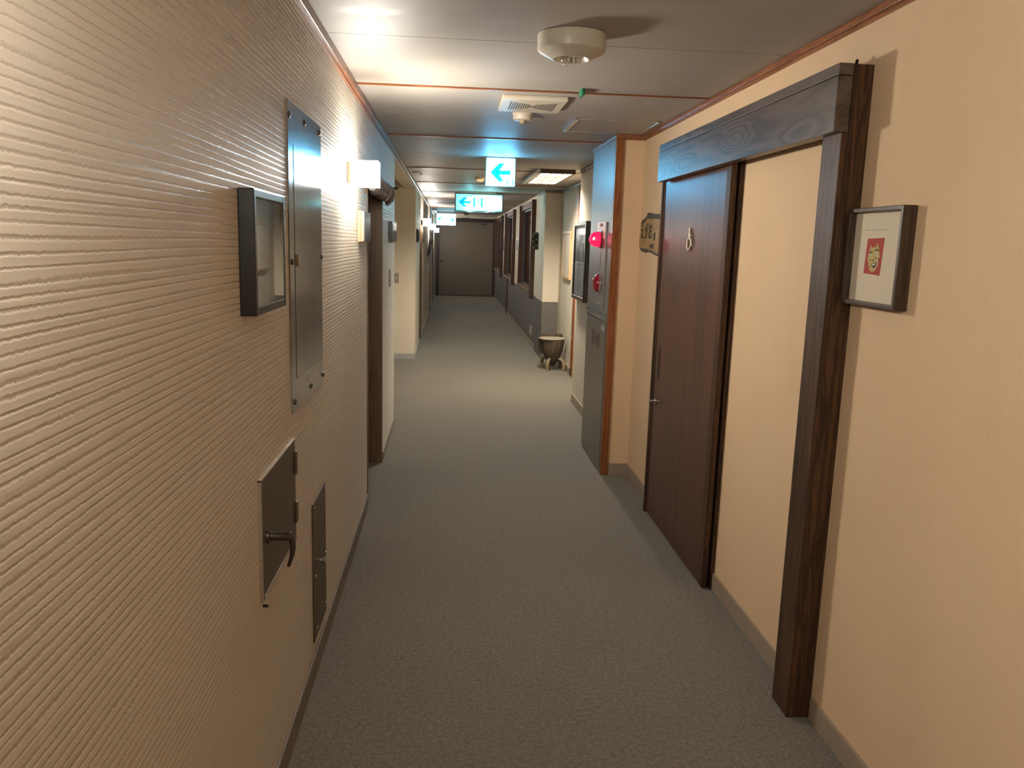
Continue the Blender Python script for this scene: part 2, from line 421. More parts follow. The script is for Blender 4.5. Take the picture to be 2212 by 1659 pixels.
# window wall pieces: pillars, under sills and over heads
WIN = [(12.42, 14.75, 2.17), (16.25, 18.75, 2.17), (20.1, 22.9, 2.17)]
SILL = .86
y = 11.9
for a, b, h in WIN:
    w.box(XW, XW+.16, y, a, .78, HC); w.box(XW, XW+.16, a, b, .78, SILL-.03); w.box(XW, XW+.16, a, b, h, HC); y = b
w.box(XW, XW+.16, y, Y1, .78, HC)
struct(w.build('wall_right_far', m_cream), 'cream right wall with recess, pillar and windows')
w = B().box(XW-.021, 1.62, 10.999, 11.9, 0, .78).box(XW-.001, XW+.16, 11.9, Y1, 0, .78)
struct(w.build('wall_right_wainscot', m_wains), 'grey-brown lower band of the pillar and window wall')
struct(B().box(-1.2, 2.2, Y1, Y1+.15, 0, HC).build('wall_far', m_wains), 'end wall behind the brown door')
struct(B().box(-.7, 1.5, Y0-.12, Y0, 0, HC).build('wall_near', m_cream), 'wall closing the corridor behind the viewer')

# baseboards
def bb(name, fr, u0, u1, mat, h=.085, t=.008, lab=None):
    b = B(fr).box(u0, u1, 0, h, 0, t, bev=.002); return struct(b.build(name, mat), lab)
bb('baseboard_left', LEFT, Y0, 4.60, m_base, lab='dark brown baseboard under the ribbed wall')
bb('baseboard_left', LEFT, 5.66, 6.82, m_base, .06)
B2 = B(LEFT).box(10.75, 12.31, 0, .065, 0, .008).box(13.24, 17.96, 0, .065, 0, .008).box(18.94, 20.56, 0, .065, 0, .008).box(21.54, Y1, 0, .065, 0, .008)
struct(B2.build('baseboard_left', m_basegrey), 'grey baseboard of the far left wall')
struct(B(FACE(10.75)).box(-3.1, XL+.008, 0, .07, 0, .008).build('baseboard_passage', m_basegrey), 'grey baseboard of the side passage')
bb('baseboard_right', RIGHT, -2.42, -Y0, m_basetan, .08, .01, 'tan baseboard of the near right wall')
bb('baseboard_right', RIGHT, -3.46, -2.56, m_basetan, .08, .01)
bb('baseboard_right', RIGHT, -5.345, -4.60, m_basetan, .08, .01)
struct(B(FACE(5.345)).box(XC+.05, XR, 0, .08, 0, .01).build('baseboard_right', m_basetan))
bb('baseboard_right', RIGHT, -7.95, -6.2, m_basetan, .09, .01)
struct(B(Fr((1.46, 0, 0), (0, -1, 0), (0, 0, 1))).box(-11, -9.52, 0, .085, 0, .01).build('baseboard_right', m_basetan))
struct(B(Fr((XW-.001, 0, 0), (0, -1, 0), (0, 0, 1))).box(-Y1, -11, 0, .06, 0, .012).build('baseboard_right', m_basetan), 'pale baseboard under the windows')

# ceiling joints and battens
BAT = [0.33, 2.15-.0, 3.97, 5.79, 8.25, 10.25, 12.12, 13.95, 15.7, 17.5, 19.3, 21.1]
n = 1
for y in BAT:
    xr = XR if y < 5.3 or 6.3 < y < 7.9 or y > 11 else (XC if y < 6.3 else 1.46)
    if y == 2.15: continue
    b = B(CEIL).box(XL+.02, xr-.02 if xr != XC else XC, -y-.008, -y+.008, 0, .007, bev=.0015)
    struct(b.build('trim_%d' % n, m_orangeh), 'orange-brown ceiling batten'); n += 1
for y in (3.06, 4.88, 6.9, 9.2, 1.5):  # board joints, plus one line drawn where the first sign's light ends
    xr = XR if y < 5.3 else (XR if y < 7.9 else 1.46)
    b = B(CEIL).box(XL, xr, -y-.0015, -y+.0015, -.0005, .0006)
    struct(b.build('trim_%d' % n, m_greycorn), 'fine ceiling line for board joints and the sign light edge'); n += 1
# cornices
def corn(fr, u0, u1, mat, h=.03, t=.018, lab=None):
    global n
    b = B(fr).box(u0, u1, HC-h, HC, 0, t, bev=.003).box(u0, u1, HC-h-.012, HC-h, 0, t*.45)
    struct(b.build('trim_%d' % n, mat), lab); n += 1
corn(LEFT, Y0, 5.0, m_orangey, .035, .02, 'orange-brown cornice along the near left wall')
corn(LEFT, 5.0, Y1, m_greycorn, .035, .02, 'grey-brown cornice along the far left wall')
corn(RIGHT, -5.345, -Y0, m_orangey, .022, .016, 'orange-brown cornice along the near right wall')
corn(FACE(5.345), XC, XR, m_orangey, .022, .016, 'orange-brown cornice turning to the cabinet')
corn(Fr((XC, 0, 0), (0, -1, 0), (0, 0, 1)), -6.2, -5.33, m_greycorn, .02, .012, 'grey cornice over the steel cabinet')
corn(RIGHT, -7.95, -6.2, m_greycorn, .02, .012)
corn(Fr((1.46, 0, 0), (0, -1, 0), (0, 0, 1)), -11, -7.95, m_greycorn, .025, .015)
corn(FACE(11.0), XW-.02, 1.46, m_greycorn, .025, .015)
corn(Fr((XW-.02, 0, 0), (0, -1, 0), (0, 0, 1)), -11.9, -11, m_greycorn, .025, .015)
# orange corner post of the cabinet, door casing in the recess, post under a window
struct(B().box(XC-.004, XC+.045, 5.325, 5.36, 0, HC-.02, bev=.003).build('trim_%d' % n, m_orange), 'orange-brown corner post beside the steel cabinet'); n += 1
struct(B().box(1.450, 1.46, 9.44, 9.60, 0, HC-.04, bev=.003).build('trim_%d' % n, m_orange), 'orange-brown door casing in the right recess'); n += 1
struct(B().box(XW-.03, XW-.001, 18.0, 18.2, .0, SILL-.03, bev=.003).build('trim_%d' % n, m_win), 'brown post below the second window'); n += 1

# ---------------------------------------------------------------- recessed doors on the left wall
def recess_door(k, d0, d1, lab):
    t = thing('door_%d' % k, lab, 'door', ((XL-.1), (d0+d1)/2, 0), kind='structure')
    B().box(XL-.15, XL+.004, d0, d0+.035, 0, DZ).build('jamb', m_brown, t)
    B().box(XL-.15, XL+.004, d1-.035, d1, 0, DZ).box(XL-.085, XL-.075, d1-.039, d1-.035, 0, DZ).build('jamb', m_brown, t)
    B().box(XL-.15, XL+.004, d0+.035, d1-.035, DZ-.035, DZ).build('head_jamb', m_brown, t)
    B().box(XL-.145, XL-.105, d0+.035, d1-.035, .005, DZ-.035).build('door_panel', m_brown, t)
    h = B(LEFT); h.lathe([(.026, -.105), (.026, -.098), (.010, -.096), (.010, -.075), (.024, -.072), (.027, -.055), (.02, -.045)], (d0+.12, .95), 20)
    h.build('door_knob', m_chrome, t, smooth=True)
recess_door(2, *DOORS[0], 'brown recessed guest room door below the rolled curtain')
recess_door(3, *DOORS[1], 'brown recessed door beyond the side passage')
recess_door(4, *DOORS[2], 'brown recessed door past the tilted picture')
recess_door(5, *DOORS[3], 'last brown recessed door before the end of the corridor')

# far door with frame, knob and closer
t = thing('door_6', 'wide plain brown steel door closing the end of the corridor', 'door', (.44, Y1, 0), kind='structure')
F = FACE(Y1)
m_far = plain('brown_steel_door_paint', (.13, .105, .08), .5, vs=2, var=.04)
B(F).box(-.335, 1.21, .02, 2.11, 0, .03, bev=.003).build('door_panel', m_far, t)
B(F).box(-.42, -.345, 0, 2.20, 0, .06).box(1.22, 1.27, 0, 2.20, 0, .06).box(-.345, 1.22, 2.12, 2.20, 0, .06).build('door_frame', m_edge, t)
B(F).box(.70, 1.06, 2.02, 2.055, .03, .07, bev=.006).build('door_closer', m_steel3, t)
B(F).tube([(1.04, 2.03, .07), (.82, 2.045, .16), (.98, 2.10, .06)], .008).build('closer_arm', m_steel3, t)
B(F).lathe([(.03, .03), (.03, .036), (.014, .04), (.014, .07), (.03, .075), (.032, .095), (.02, .105)], (-.27, 1.0), 20).build('door_knob', m_bronze, t, smooth=True)
# shallow beam above the far door
t = struct(B().box(XL, .28, 23.0, 23.25, 2.20, HC).box(.28, .50, 23.02, 23.25, 2.215, HC).box(.50, XW, 23.0, 23.25, 2.20, HC).build('trim_%d' % n, m_ceil), 'shallow beam across the ceiling before the end door'); n += 1

# ---------------------------------------------------------------- windows
for k, (a, b, h) in enumerate(WIN):
    t = thing('window_%d' % (k+1), ['first dark window, beside the carved wooden ornament', 'second dark window along the far right wall', 'third dark window, nearest the end door'][k], 'window', (XW, (a+b)/2, SILL), kind='structure')
    c = B().box(XW-.065, XW+.15, a-.02, a+.07, SILL-.13, h+.04, bev=.004)
    c.build('casing_post', m_win, t)
    B().box(XW-.060, XW+.15, b-.07, b+.02, SILL-.02, h+.04, bev=.004).build('casing_post', m_win, t)
    B().box(XW-.02, XW+.15, a+.07, b-.07, h-.05, h+.04, bev=.004).build('casing_head', m_win, t)
    B().box(XW-.075, XW+.15, a+.07, b-.07, SILL-.045, SILL, bev=.006).build('window_sill', m_sill, t)
    f = B()
    for q0, q1 in ((a+.07, a+.10), (b-.10, b-.07)):
        f.box(XW+.02, XW+.05, q0, q1, SILL, h-.05)
    f.box(XW+.02, XW+.05, a+.10, b-.10, SILL, SILL+.03).box(XW+.02, XW+.05, a+.10, b-.10, h-.08, h-.05)
    f.build('sash_frame', m_sash, t)
    B().box(XW+.033, XW+.037, a+.10, b-.10, SILL+.03, h-.08).build('window_pane', m_glasswin, t)
    B().box(XW+.140, XW+.158, a+.07, b-.07, SILL, h-.05).build('night_backdrop', m_night, t)  # dark sheet standing in for the night outside

# ---------------------------------------------------------------- sliding toilet door on the right
t = thing('door_1', 'dark red-brown hanging sliding door with wheelchair symbol and timber lintel', 'door', (XR, 3.5, 0), kind='structure')
R = RIGHT   # n = XR - x
lf = B(R).box(-4.53, -3.52, .008, 1.925, .030, .056, bev=.002).build('door_leaf', m_leaf, t)
B(R).box(-3.52, -3.462, .008, 1.925, .030, .0575, bev=.003).build('leaf_stile', m_dark, lf)
B(R).box(-4.56, -4.535, .008, 1.925, .030, .059, bev=.002).build('leaf_stile', m_dark, lf)
ph = B(R).box(-4.475, -4.435, .82, 1.0, .0561, .0575).build('pull_recess', m_edge, lf)
k = B(R).lathe([(.018, .056), (.018, .066), (.012, .068), (.012, .088), (.016, .09), (.016, .098), (.010, .10)], (-4.46, .69), 20)
k.build('lock_knob', m_chrome, lf, smooth=True)
# wheelchair symbol
s = B(R); u0, v0, K = -4.0, 1.542, .78; n0 = .060
def sy(pts, r): s.tube([(u0+a*K, v0+b*K, n0) for a, b in pts], r*K*.9, 8)
s.ball((u0-.013*K, v0+.130*K, n0), .012*K, 14, sc=(1, 1, .5))
sy([(-.012, .118), (-.004, .070)], .008); sy([(-.010, .095), (.018, .093)], .0055)
sy([(-.004, .070), (.026, .068), (.040, .030), (.052, .034)], .0065)
sy([(-.016+.038*math.cos(math.radians(a)), .040+.038*math.sin(math.radians(a))) for a in range(110, 345, 12)], .0055)
s.build('accessibility_symbol', m_label, lf, smooth=True)
B(R).box(-4.585, -4.56, 0, 1.925, 0, .066, bev=.002).build('far_jamb', m_dark, t)
B(R).box(-3.52, -3.462, 0, 1.925, 0, .018, bev=.002).build('near_jamb', m_dark, t)
ln = B(R).box(-4.50, -2.415, 1.903, 2.062, .070, .115, bev=.002).build('lintel_board', m_darkh, t)
B(R).box(-4.50, -2.415, 2.0645, 2.098, .070, .114, bev=.002).build('lintel_top_strip', m_darkh, ln)
B(R).box(-4.48, -2.56, 1.985, 2.09, 0, .0695).build('track_box', m_dark, ln)
B(R).box(-2.555, -2.43, 0, 2.10, 0, .082, bev=.003).build('post', m_dark, t)
B(R).tube([(-2.48, 2.098, .03), (-2.48, 2.112, .033), (-2.47, 2.118, .036)], .005).build('hook', m_edge, t)

# ---------------------------------------------------------------- steel fire cabinet
t = thing('fire_hydrant_cabinet', 'full-height grey steel fire hydrant cabinet with red beacon beside the tan corner', 'fire cabinet', (XC, 5.78, 0))
C = Fr((XC, 0, 0), (0, -1, 0), (0, 0, 1))
B().box(XC+.004, XR+.1, 5.361, 6.2, 0, HC-.02, bev=.002).build('body', m_steel2, t)
B(C).box(-6.17, -5.37, 1.09, 2.235, -.005, .003, bev=.002).build('upper_panel', m_steel2, t)
B(C).box(-6.17, -5.37, 1.070, 1.088, -.005, .010, bev=.002).box(-6.17, -5.37, 1.045, 1.055, -.005, .005).build('rail', m_steel, t)
ld = B(C).box(-6.15, -5.39, .03, 1.04, -.005, .006, bev=.002).build('lower_door', m_steel3, t)
B(C).box(-5.52, -5.40, .975, 1.015, .006, .009, bev=.002).build('latch', m_alu, ld)
text('door_lettering', '消火栓', .115, C, -5.73, .89, .0062, plain('faded_red_paint', (.13, .07, .05), .6), ld, su=.95)
pn = B(C).box(-5.82, -5.50, 1.12, 1.71, .003, .010, bev=.002).build('alarm_panel', m_steel2, t)
B(C).box(-5.82, -5.52, 1.672, 1.712, .010, .014).box(-5.82, -5.52, 1.60, 1.669, .010, .0135).build('instruction_label', m_label, pn)
text('label_lettering', '火災報知機', .026, C, -5.665, 1.691, .0141, plain('grey_label_ink', (.42, .34, .28), .6), pn)
B(C).box(-5.77, -5.58, 1.150, 1.156, .010, .013).build('panel_slot', m_alu, pn)
rb = B(C); rb.lathe([(.062, .010), (.062, .022), (.055, .026)], (-5.66, 1.595), 32); rb.build('beacon_base', m_redbtn, pn, smooth=True)
rd = B(C); rd.lathe([(.052, .024), (.052, .045), (.047, .066), (.036, .084), (.020, .094), (.006, .097)], (-5.66, 1.595), 32)
rd = rd.build('red_beacon', m_redglow, pn, smooth=60)
B(C).ball((-5.622, 1.598, .066), .013, 14, sc=(.7, 1, 1)).build('beacon_bulb', m_redhot, rd, smooth=True)
bt = B(C); bt.lathe([(.074, .010), (.074, .014), (.069, .017), (.064, .012)], (-5.70, 1.29), 32); bt.build('button_ring', m_chrome, pn, smooth=30)
bt = B(C); bt.lathe([(.064, .010), (.063, .026), (.054, .040), (.034, .049), (.010, .052)], (-5.70, 1.29), 32); bt.build('call_button', m_redbtn, pn, smooth=True)
B(C).lathe([(.045, .0101), (.04, .0115)], (-5.70, 1.45), 24, sv=1.6).build('speaker_grille', m_steel3, pn)
li = bpy.data.lights.new('red_beacon_light', 'POINT'); li.energy = .35; li.color = (1, .05, .12); li.shadow_soft_size = .03
lo = bpy.data.objects.new('red_beacon_light', li); COL.objects.link(lo); lo.parent = t; lo.location = (-.13, -.12, 1.595)

# ---------------------------------------------------------------- wall lamps
def wall_lamp(y, label):
    t = thing('wall_lamp', label, 'wall lamp', (XL, y, 1.78), group='cube wall lamps along the left wall')
    B(LEFT).box(y-.045, y+.085, 1.79, 1.885, 0, .018, bev=.003).build('back_plate', m_whiteb, t)
    B(LEFT).box(y-.01, y+.05, 1.825, 1.85, .018, .035).build('lamp_holder', m_whiteb, t)
    sh = B(LEFT)   # open square tube of glass
    a0, a1, b0, b1, q = y-.035, y+.08, .024, .135, .006
    z0, z1 = 1.782, 1.892
    sh.box(a0, a1, z0, z1, b1-q, b1); sh.build('glass_shade', m_lamp, t)
    sh = B(LEFT); sh.box(a0, a1, z0, z1, b0, b0+q)
    sh.box(a0, a0+q, z0, z1, b0+q, b1-q); sh.box(a1-q, a1, z0, z1, b0+q, b1-q)
    sh.build('shade_side', m_lamps, t)
    for z in (z0+.003, z1-.007):
        B(LEFT).box(a0+q, a1-q, z, z+.004, b0+.030, b1-q).build('added_cap', m_cap, t)  # caps added to narrow the light streaks above and below the lamp
    l = bpy.data.lights.new('bulb', 'POINT'); l.energy = LAMP_IN; l.color = WARM; l.shadow_soft_size = .012
    o = bpy.data.objects.new('bulb', l); COL.objects.link(o); o.parent = t; o.location = (.05, .022, .057)
    return t
lamp = wall_lamp(3.78, 'lit white cube wall lamp nearest the viewer, above the small wooden plaque')
def copy_tree(o, parent=None):
    c = o.copy(); COL.objects.link(c)
    if parent: c.parent = parent
    for ch in list(o.children): copy_tree(ch, c)
    return c
for y, lab in ((13.12, 'lit white cube wall lamp just past the second door, largest of the distant three'),
               (17.1, 'lit white cube wall lamp above the tilted picture, middle of the distant three'),
               (22.0, 'lit white cube wall lamp farthest away, below the double-arrow sign')):
    c = copy_tree(lamp); c.location.y = y; c['label'] = lab
c = copy_tree(lamp); c.location.y = 0.44; c['label'] = 'lit cube wall lamp beside the viewer, left of the picture edge'

# ---------------------------------------------------------------- ceiling light panel, downlight and small devices
t = thing('ceiling_light', 'lit rectangular ceiling light with nine glowing cells', 'ceiling light', (1.04, 8.6, HC))
lx0, lx1, ly0, ly1 = .84, 1.17, 7.97, 9.42
fb = B(CEIL).box(lx0, lx0+.012, -ly1-.02, -ly0+.02, 0, .040, bev=.003).box(lx1-.012, lx1+.01, -ly1-.02, -ly0+.02, 0, .040, bev=.003)
fb.box(lx0+.012, lx1-.012, -ly1-.02, -ly1, 0, .040).box(lx0+.012, lx1-.012, -ly0, -ly0+.02, 0, .040).build('housing', m_win, t)  # dark colour stands for the unlit near side
B(CEIL).box(lx0-.040, lx0, -ly1-.02, -ly0+.02, 0, .044, bev=.010).build('end_cap', m_white, t)  # pale bar colours in the sign light on the left side
B(CEIL).box(lx0+.012, lx1-.012, -ly1, -ly0, .020, .032).build('diffuser', m_panel, t)
g = B(CEIL)
for i in (1, 2):
    x = lx0+(lx1-lx0)*i/3; g.box(x-.007, x+.007, -ly1, -ly0, .032, .040)
    y = ly0+(ly1-ly0)*i/3; g.box(lx0+.012, lx1-.012, -y-.04, -y+.04, .0325, .0395)
g.build('louvre', emis('louvre_glow', (1, .72, .48), .5), t)
for k in range(3):
    l = bpy.data.lights.new('added_light', 'SPOT'); l.energy = PANEL; l.color = (1.0, .90, .72); l.shadow_soft_size = 0.05; l.spot_size = math.radians(163); l.spot_blend = .5  # spots added below the diffuser to strengthen its light
    o = bpy.data.objects.new('added_light', l); COL.objects.link(o); o.parent = t; o.location = Vector((1.005, ly0+(ly1-ly0)*(k+.5)/3, HC-.12))-Vector(t.location)
t = thing('downlight', 'small dim round ceiling downlight left of the large arrow sign', 'downlight', (.31, 9.3, HC))
B(CEIL).lathe([(.062, 0), (.062, .006), (.05, .022)], (.31, -9.3), 24).build('rim', m_whiteb, t, smooth=True)
B(CEIL).lathe([(.045, .022), (.036, .038), (.012, .044)], (.31, -9.3), 24).build('lens', m_dim, t, smooth=True)
t = thing('sprinkler_head', 'tiny sprinkler rosette on the ceiling near the side passage', 'sprinkler', (-.34, 8.85, HC))
B(CEIL).lathe([(.045, 0), (.045, .004), (.03, .008)], (-.38, -8.85), 20).build('rosette', m_greycorn, t, smooth=True)
B(CEIL).lathe([(.009, .004), (.009, .02), (.014, .022), (.012, .028)], (-.33, -8.85), 14).build('head', m_chrome, t, smooth=True)

t = thing('emergency_light', 'large round off-white emergency light on the nearest ceiling panel', 'emergency light', (.402, 2.925, HC))
cc = (.402, -2.925)
B(CEIL).lathe([(.114, 0), (.118, .002), (.118, .048), (.116, .054), (.112, .057), (.066, .080), (.062, .081), (.058, .076), (.052, .066), (.012, .064)], cc, 48).build('housing', m_white, t, smooth=30)
B(CEIL).lathe([(.040, .070), (.040, .080), (.034, .092), (.020, .100), (.006, .102)], cc, 24).build('glass_dome', glass_mat('clear_dome_glass', 1.5), t, smooth=50)
B(CEIL).tube([(.392, -2.925, .064), (.392, -2.925, .085)], .004).tube([(.410, -2.93, .064), (.412, -2.932, .088)], .003).build('bulb_wires', m_chrome, t)
B(CEIL).box(.440, .455, -2.865, -2.859, .062, .067).build('switch_slot', m_edge, t)

t = thing('ventilation_grille', 'beige square ventilation grille with fine slats behind the emergency light', 'ventilation grille', (.397, 4.29, HC))
B(CEIL).box(.237, .557, -4.485, -4.095, 0, .022, bev=.006).build('cover', m_whiteb, t)
g = B(CEIL)
for i in range(20):
    u = .285+.224*i/19; d = abs(u-.397)/.112; hw = .045+.075*d
    if .380 < u < .414: continue
    g.box(u-.0022, u+.0022, -4.29-hw, -4.29+hw, .0221, .0232)
g.build('slats', m_edge, t)
B(CEIL).box(.383, .411, -4.295, -4.285, .0221, .0235).build('indicator_slot', m_edge, t)
t = thing('smoke_detector', 'round beige smoke detector just beyond the ventilation grille', 'smoke detector', (.384, 4.66, HC))
cc = (.384, -4.66)
B(CEIL).lathe([(.060, 0), (.060, .004), (.055, .010), (.055, .030), (.052, .036), (.046, .039)], cc, 36).build('housing', m_whiteb, t, smooth=30)
B(CEIL).lathe([(.020, .038), (.020, .056), (.017, .060)], cc, 20).build('sensor_cage', m_bronzel, t, smooth=30)
t = thing('smoke_detector', 'small distant smoke detector before the end door', 'smoke detector', (.36, 20.6, HC))
B(CEIL).lathe([(.07, 0), (.07, .03), (.05, .045)], (.36, -20.6), 24).build('housing', m_greycorn, t, smooth=30)
B(CEIL).lathe([(.03, .045), (.02, .06)], (.36, -20.6), 16).build('sensor_cage', m_white, t, smooth=30)
g = B(CEIL).box(.585, .603, -3.962, -3.87, 0, .010, bev=.003).box(.586, .602, -3.95, -3.86, 0, .030, bev=.005)
tag(g.build('cable_clip', m_green, origin=(.603, 3.96, HC), smooth=30), 'small green plastic clip on the first ceiling batten', 'clip')
t = thing('access_hatch', 'flush rectangular access hatch in the ceiling beside the tan corner', 'access hatch', (.94, 5.0, HC))
hx0, hx1, hy0, hy1 = .69, 1.18, 4.74, 5.26
f = B(CEIL)
f.box(hx0-.004, hx0+.003, -hy1, -hy0, 0, .012).box(hx0+.008, hx0+.015, -hy1, -hy0, 0, .012)
for a, b, c2, d in ((hx0+.018, hx0+.024, -hy1, -hy0), (hx1-.012, hx1, -hy1, -hy0), (hx0, hx1, -hy0-.010, -hy0), (hx0, hx1, -hy1, -hy1+.010)):
    f.box(a, b, c2, d, 0, .006, bev=.001)
f.build('hatch_frame', m_alu, t)
B(CEIL).box(hx0+.026, hx1-.016, -hy1+.014, -hy0-.014, 0, .003).build('hatch_panel', m_ceil, t)

# ---------------------------------------------------------------- exit signs
def added_sign_lights(t, pts, y, energy, col):  # point lamps added just ahead of a sign face to boost its glow
    for x, z in pts:
        l = bpy.data.lights.new('added_light', 'POINT'); l.energy = energy; l.color = col; l.shadow_soft_size = .004
        o = bpy.data.objects.new('added_light', l); COL.objects.link(o); o.parent = t; o.location = Vector((x, y, z))-Vector(t.location)
def arrow(cx, cz, w, h, th=.13, d=-1):
    # chevron arrow pointing left (d=-1) inside a w x h box
    W2, H2 = w/2, h/2; t2 = h*th
    pts = [(-W2, 0), (-W2*.10, H2), (W2*.38, H2), (-W2*.18, t2), (W2, t2), (W2, -t2), (-W2*.18, -t2), (W2*.38, -H2), (-W2*.10, -H2)]
    return [(cx+(-d)*a, cz+b) for a, b in pts]
def arrow_build(fr, name, mat, parent, cx, cz, w, h, n0, th=.1, d=-1):
    # split so every face is convex
    W2, H2, t2 = w/2, h/2, h*th; k = -d; b = B(fr); s_ = w*.46
    up = [(-W2, 0), (-W2+.43*w, H2), (-W2+.69*w, H2), (-W2+.38*w, 0)]
    for sg in (1, -1): b.prism([(cx+k*a, cz+sg*c) for a, c in up], n0, n0+.0015)
    b.box(cx+k*(-W2+w*.28), cx+k*W2, cz-t2, cz+t2, n0, n0+.0015)
    return b.build(name, mat, parent)
def runner(fr, name, mat, parent, cx, cz, s, n0):
    b = B(fr); q = .0012
    b.box(cx-.52*s, cx-.32*s, cz-.5*s, cz+.5*s, n0, n0+q); b.box(cx+.32*s, cx+.52*s, cz-.5*s, cz+.5*s, n0, n0+q)
    b.box(cx-.34*s, cx+.34*s, cz+.46*s, cz+.5*s, n0, n0+q)
    b.lathe([(.06*s, n0), (.06*s, n0+q)], (cx-.05*s, cz+.30*s), 12)
    for p in ([(-.02, .22), (.04, -.02)], [(.04, -.02), (-.08, -.20), (-.20, -.22)], [(.04, -.02), (.16, -.16), (.22, -.34)], [(-.02, .2), (-.16, .14), (-.2, .04)], [(-.01, .18), (.12, .10), (.2, .16)]):
        b.tube([(cx+x*s, cz+z*s, n0+q*.5) for x, z in p], .040*s, 6)
    return b.build(name, mat, parent)

F = FACE(7.0)
t = thing('exit_sign', 'square lit white exit sign with one big cyan left arrow', 'exit sign', (.404, 7.02, 2.02))
B(F).box(.278, .530, 2.018, 2.252, -.05, -.004, bev=.004).build('housing', m_greend, t)
B(F).box(.290, .518, 2.250, HC, -.04, -.012).build('ceiling_mount', m_whiteb, t)
fc = B(F).box(.286, .522, 2.026, 2.246, -.004, 0, bev=.002).build('lit_panel', m_s1, t)
arrow_build(F, 'arrow', m_s1a, fc, .402, 2.132, .170, .150, .0005, .118)
runner(F, 'running_figure_pictogram', m_s3a, fc, .484, 2.054, .050, .0005)
added_sign_lights(t, [(.32, 2.045), (.42, 2.045)], 6.95, SIGN1, (.13, .58, 1.0))
F = FACE(11.8)
t = thing('exit_sign', 'long lit aqua exit sign with left arrow and doorway pictogram', 'exit sign', (.38, 11.83, 1.99))
B(F).box(.040, .728, 1.978, 2.232, -.06, -.004, bev=.006).build('housing', m_bronzel if False else plain('grey_sign_housing', (.20, .22, .21), .4), t)
B(F).box(.12, .62, 2.23, HC, -.05, -.012).build('ceiling_mount', m_whiteb, t)
fc = B(F).box(.058, .712, 1.994, 2.216, -.004, 0, bev=.004)
fc = fc.build('lit_panel', m_s2, t)
arrow_build(F, 'arrow', m_s2a, fc, .178, 2.107, .178, .128, .0005, .12)
runner(F, 'running_figure_pictogram', m_s2b, fc, .370, 2.105, .128, .0005)
B(F).box(.22, .52, 1.968, 1.976, -.05, 0).build('pull_strip', m_alu, t)
added_sign_lights(t, [(.25, 2.01), (.55, 2.01)], 11.765, SIGN2, (.22, .90, 1.0))
F = FACE(20.0)
t = thing('exit_sign', 'distant lit white exit sign with arrows pointing both ways', 'exit sign', (-.14, 20.03, 1.94))
B(F).box(-.42, .105, 1.93, 2.215, -.08, -.004, bev=.004).build('housing', m_whiteb, t)
B(F).box(-.36, .05, 2.213, HC, -.06, -.02).build('ceiling_mount', m_whiteb, t)
fc = B(F).box(-.352, .100, 1.94, 2.205, -.004, 0, bev=.003).build('lit_panel', m_s3, t)
arrow_build(F, 'arrow', m_s3a, fc, -.27, 2.085, .13, .10, .0005, .10)
arrow_build(F, 'arrow', m_s3a, fc, .005, 2.06, .13, .10, .0005, .10, d=1)

added_sign_lights(t, [(-.25, 1.96), (0, 1.96)], 19.965, SIGN3, (.35, .75, 1.0))

# ---------------------------------------------------------------- framed things
def framed(name, label, cat, fr, u0, u1, v0, v1, depth, fw, mf, mart, loc, glass=None, group=None, inset=.010, back=0.0):
    t = thing(name, label, cat, loc, group)
    f = B(fr)
    f.box(u0, u0+fw, v0, v1, back, depth, bev=min(.003, fw*.2)).box(u1-fw, u1, v0, v1, back, depth, bev=min(.003, fw*.2))
    f.box(u0+fw*.8, u1-fw*.8, v1-fw, v1, back, depth-.0005, bev=min(.003, fw*.2)).box(u0+fw*.8, u1-fw*.8, v0, v0+fw, back, depth-.0005, bev=min(.003, fw*.2))
    f.build('frame', mf, t)
    pr = B(fr).box(u0+fw*.9, u1-fw*.9, v0+fw*.9, v1-fw*.9, back+.001, depth-inset).build('print', mart, t)
    if glass: B(fr).box(u0+fw, u1-fw, v0+fw, v1-fw, depth-inset+.003, depth-inset+.005).build('glass', glass, t)
    return t, pr
framed('picture_frame', 'dark framed glossy picture on the ribbed wall beside the tall steel plate', 'picture', LEFT, 1.845, 2.175, 1.372, 1.652, .036, .020, m_frame, m_darkart, (XL, 2.0, 1.37), m_glass, inset=.006)
# right print of a mask
t, pr = framed('picture_frame', 'dark wood framed red print of a yellow horned mask on tan wall', 'picture', RIGHT, -2.425, -2.118, 1.400, 1.682, .040, .013, m_frameb, m_paper, (XR, 2.27, 1.40), m_glassthin, inset=.022)
U, V, n0 = -2.285, 1.540, .0185
R2 = Fr((XR, 0, 0), (0, -1, 0), (0, 0, 1))
B(R2).box(U-.062, U+.068, V+.078, V+.0795, n0-.0003, n0+.0004).build('embossed_line', m_basetan, pr)
rp = B(R2).prism([(U-.052, V-.046), (U+.038, V-.050), (U+.046, V+.056), (U-.046, V+.054)], n0-.0004, n0+.0006).build('red_panel', m_red, pr)
mk = B(R2)
mk.prism([(U-.002+.034*math.cos(a)*(1.0 if math.sin(a) > 0 else .86), V-.004+(.034 if math.sin(a) > 0 else .037)*math.sin(a)) for a in [i*math.pi/16 for i in range(32)]], n0+.0006, n0+.0010)
mk.prism([(U-.030, V+.018), (U-.024, V+.036), (U-.012, V+.026)], n0+.0006, n0+.0010)
mk.prism([(U+.004, V+.026), (U+.012, V+.044), (U+.024, V+.024)], n0+.0006, n0+.0010)
mk = mk.build('mask_face', m_yel, rp)
fe = B(R2); q0, q1 = n0+.0010, n0+.0014
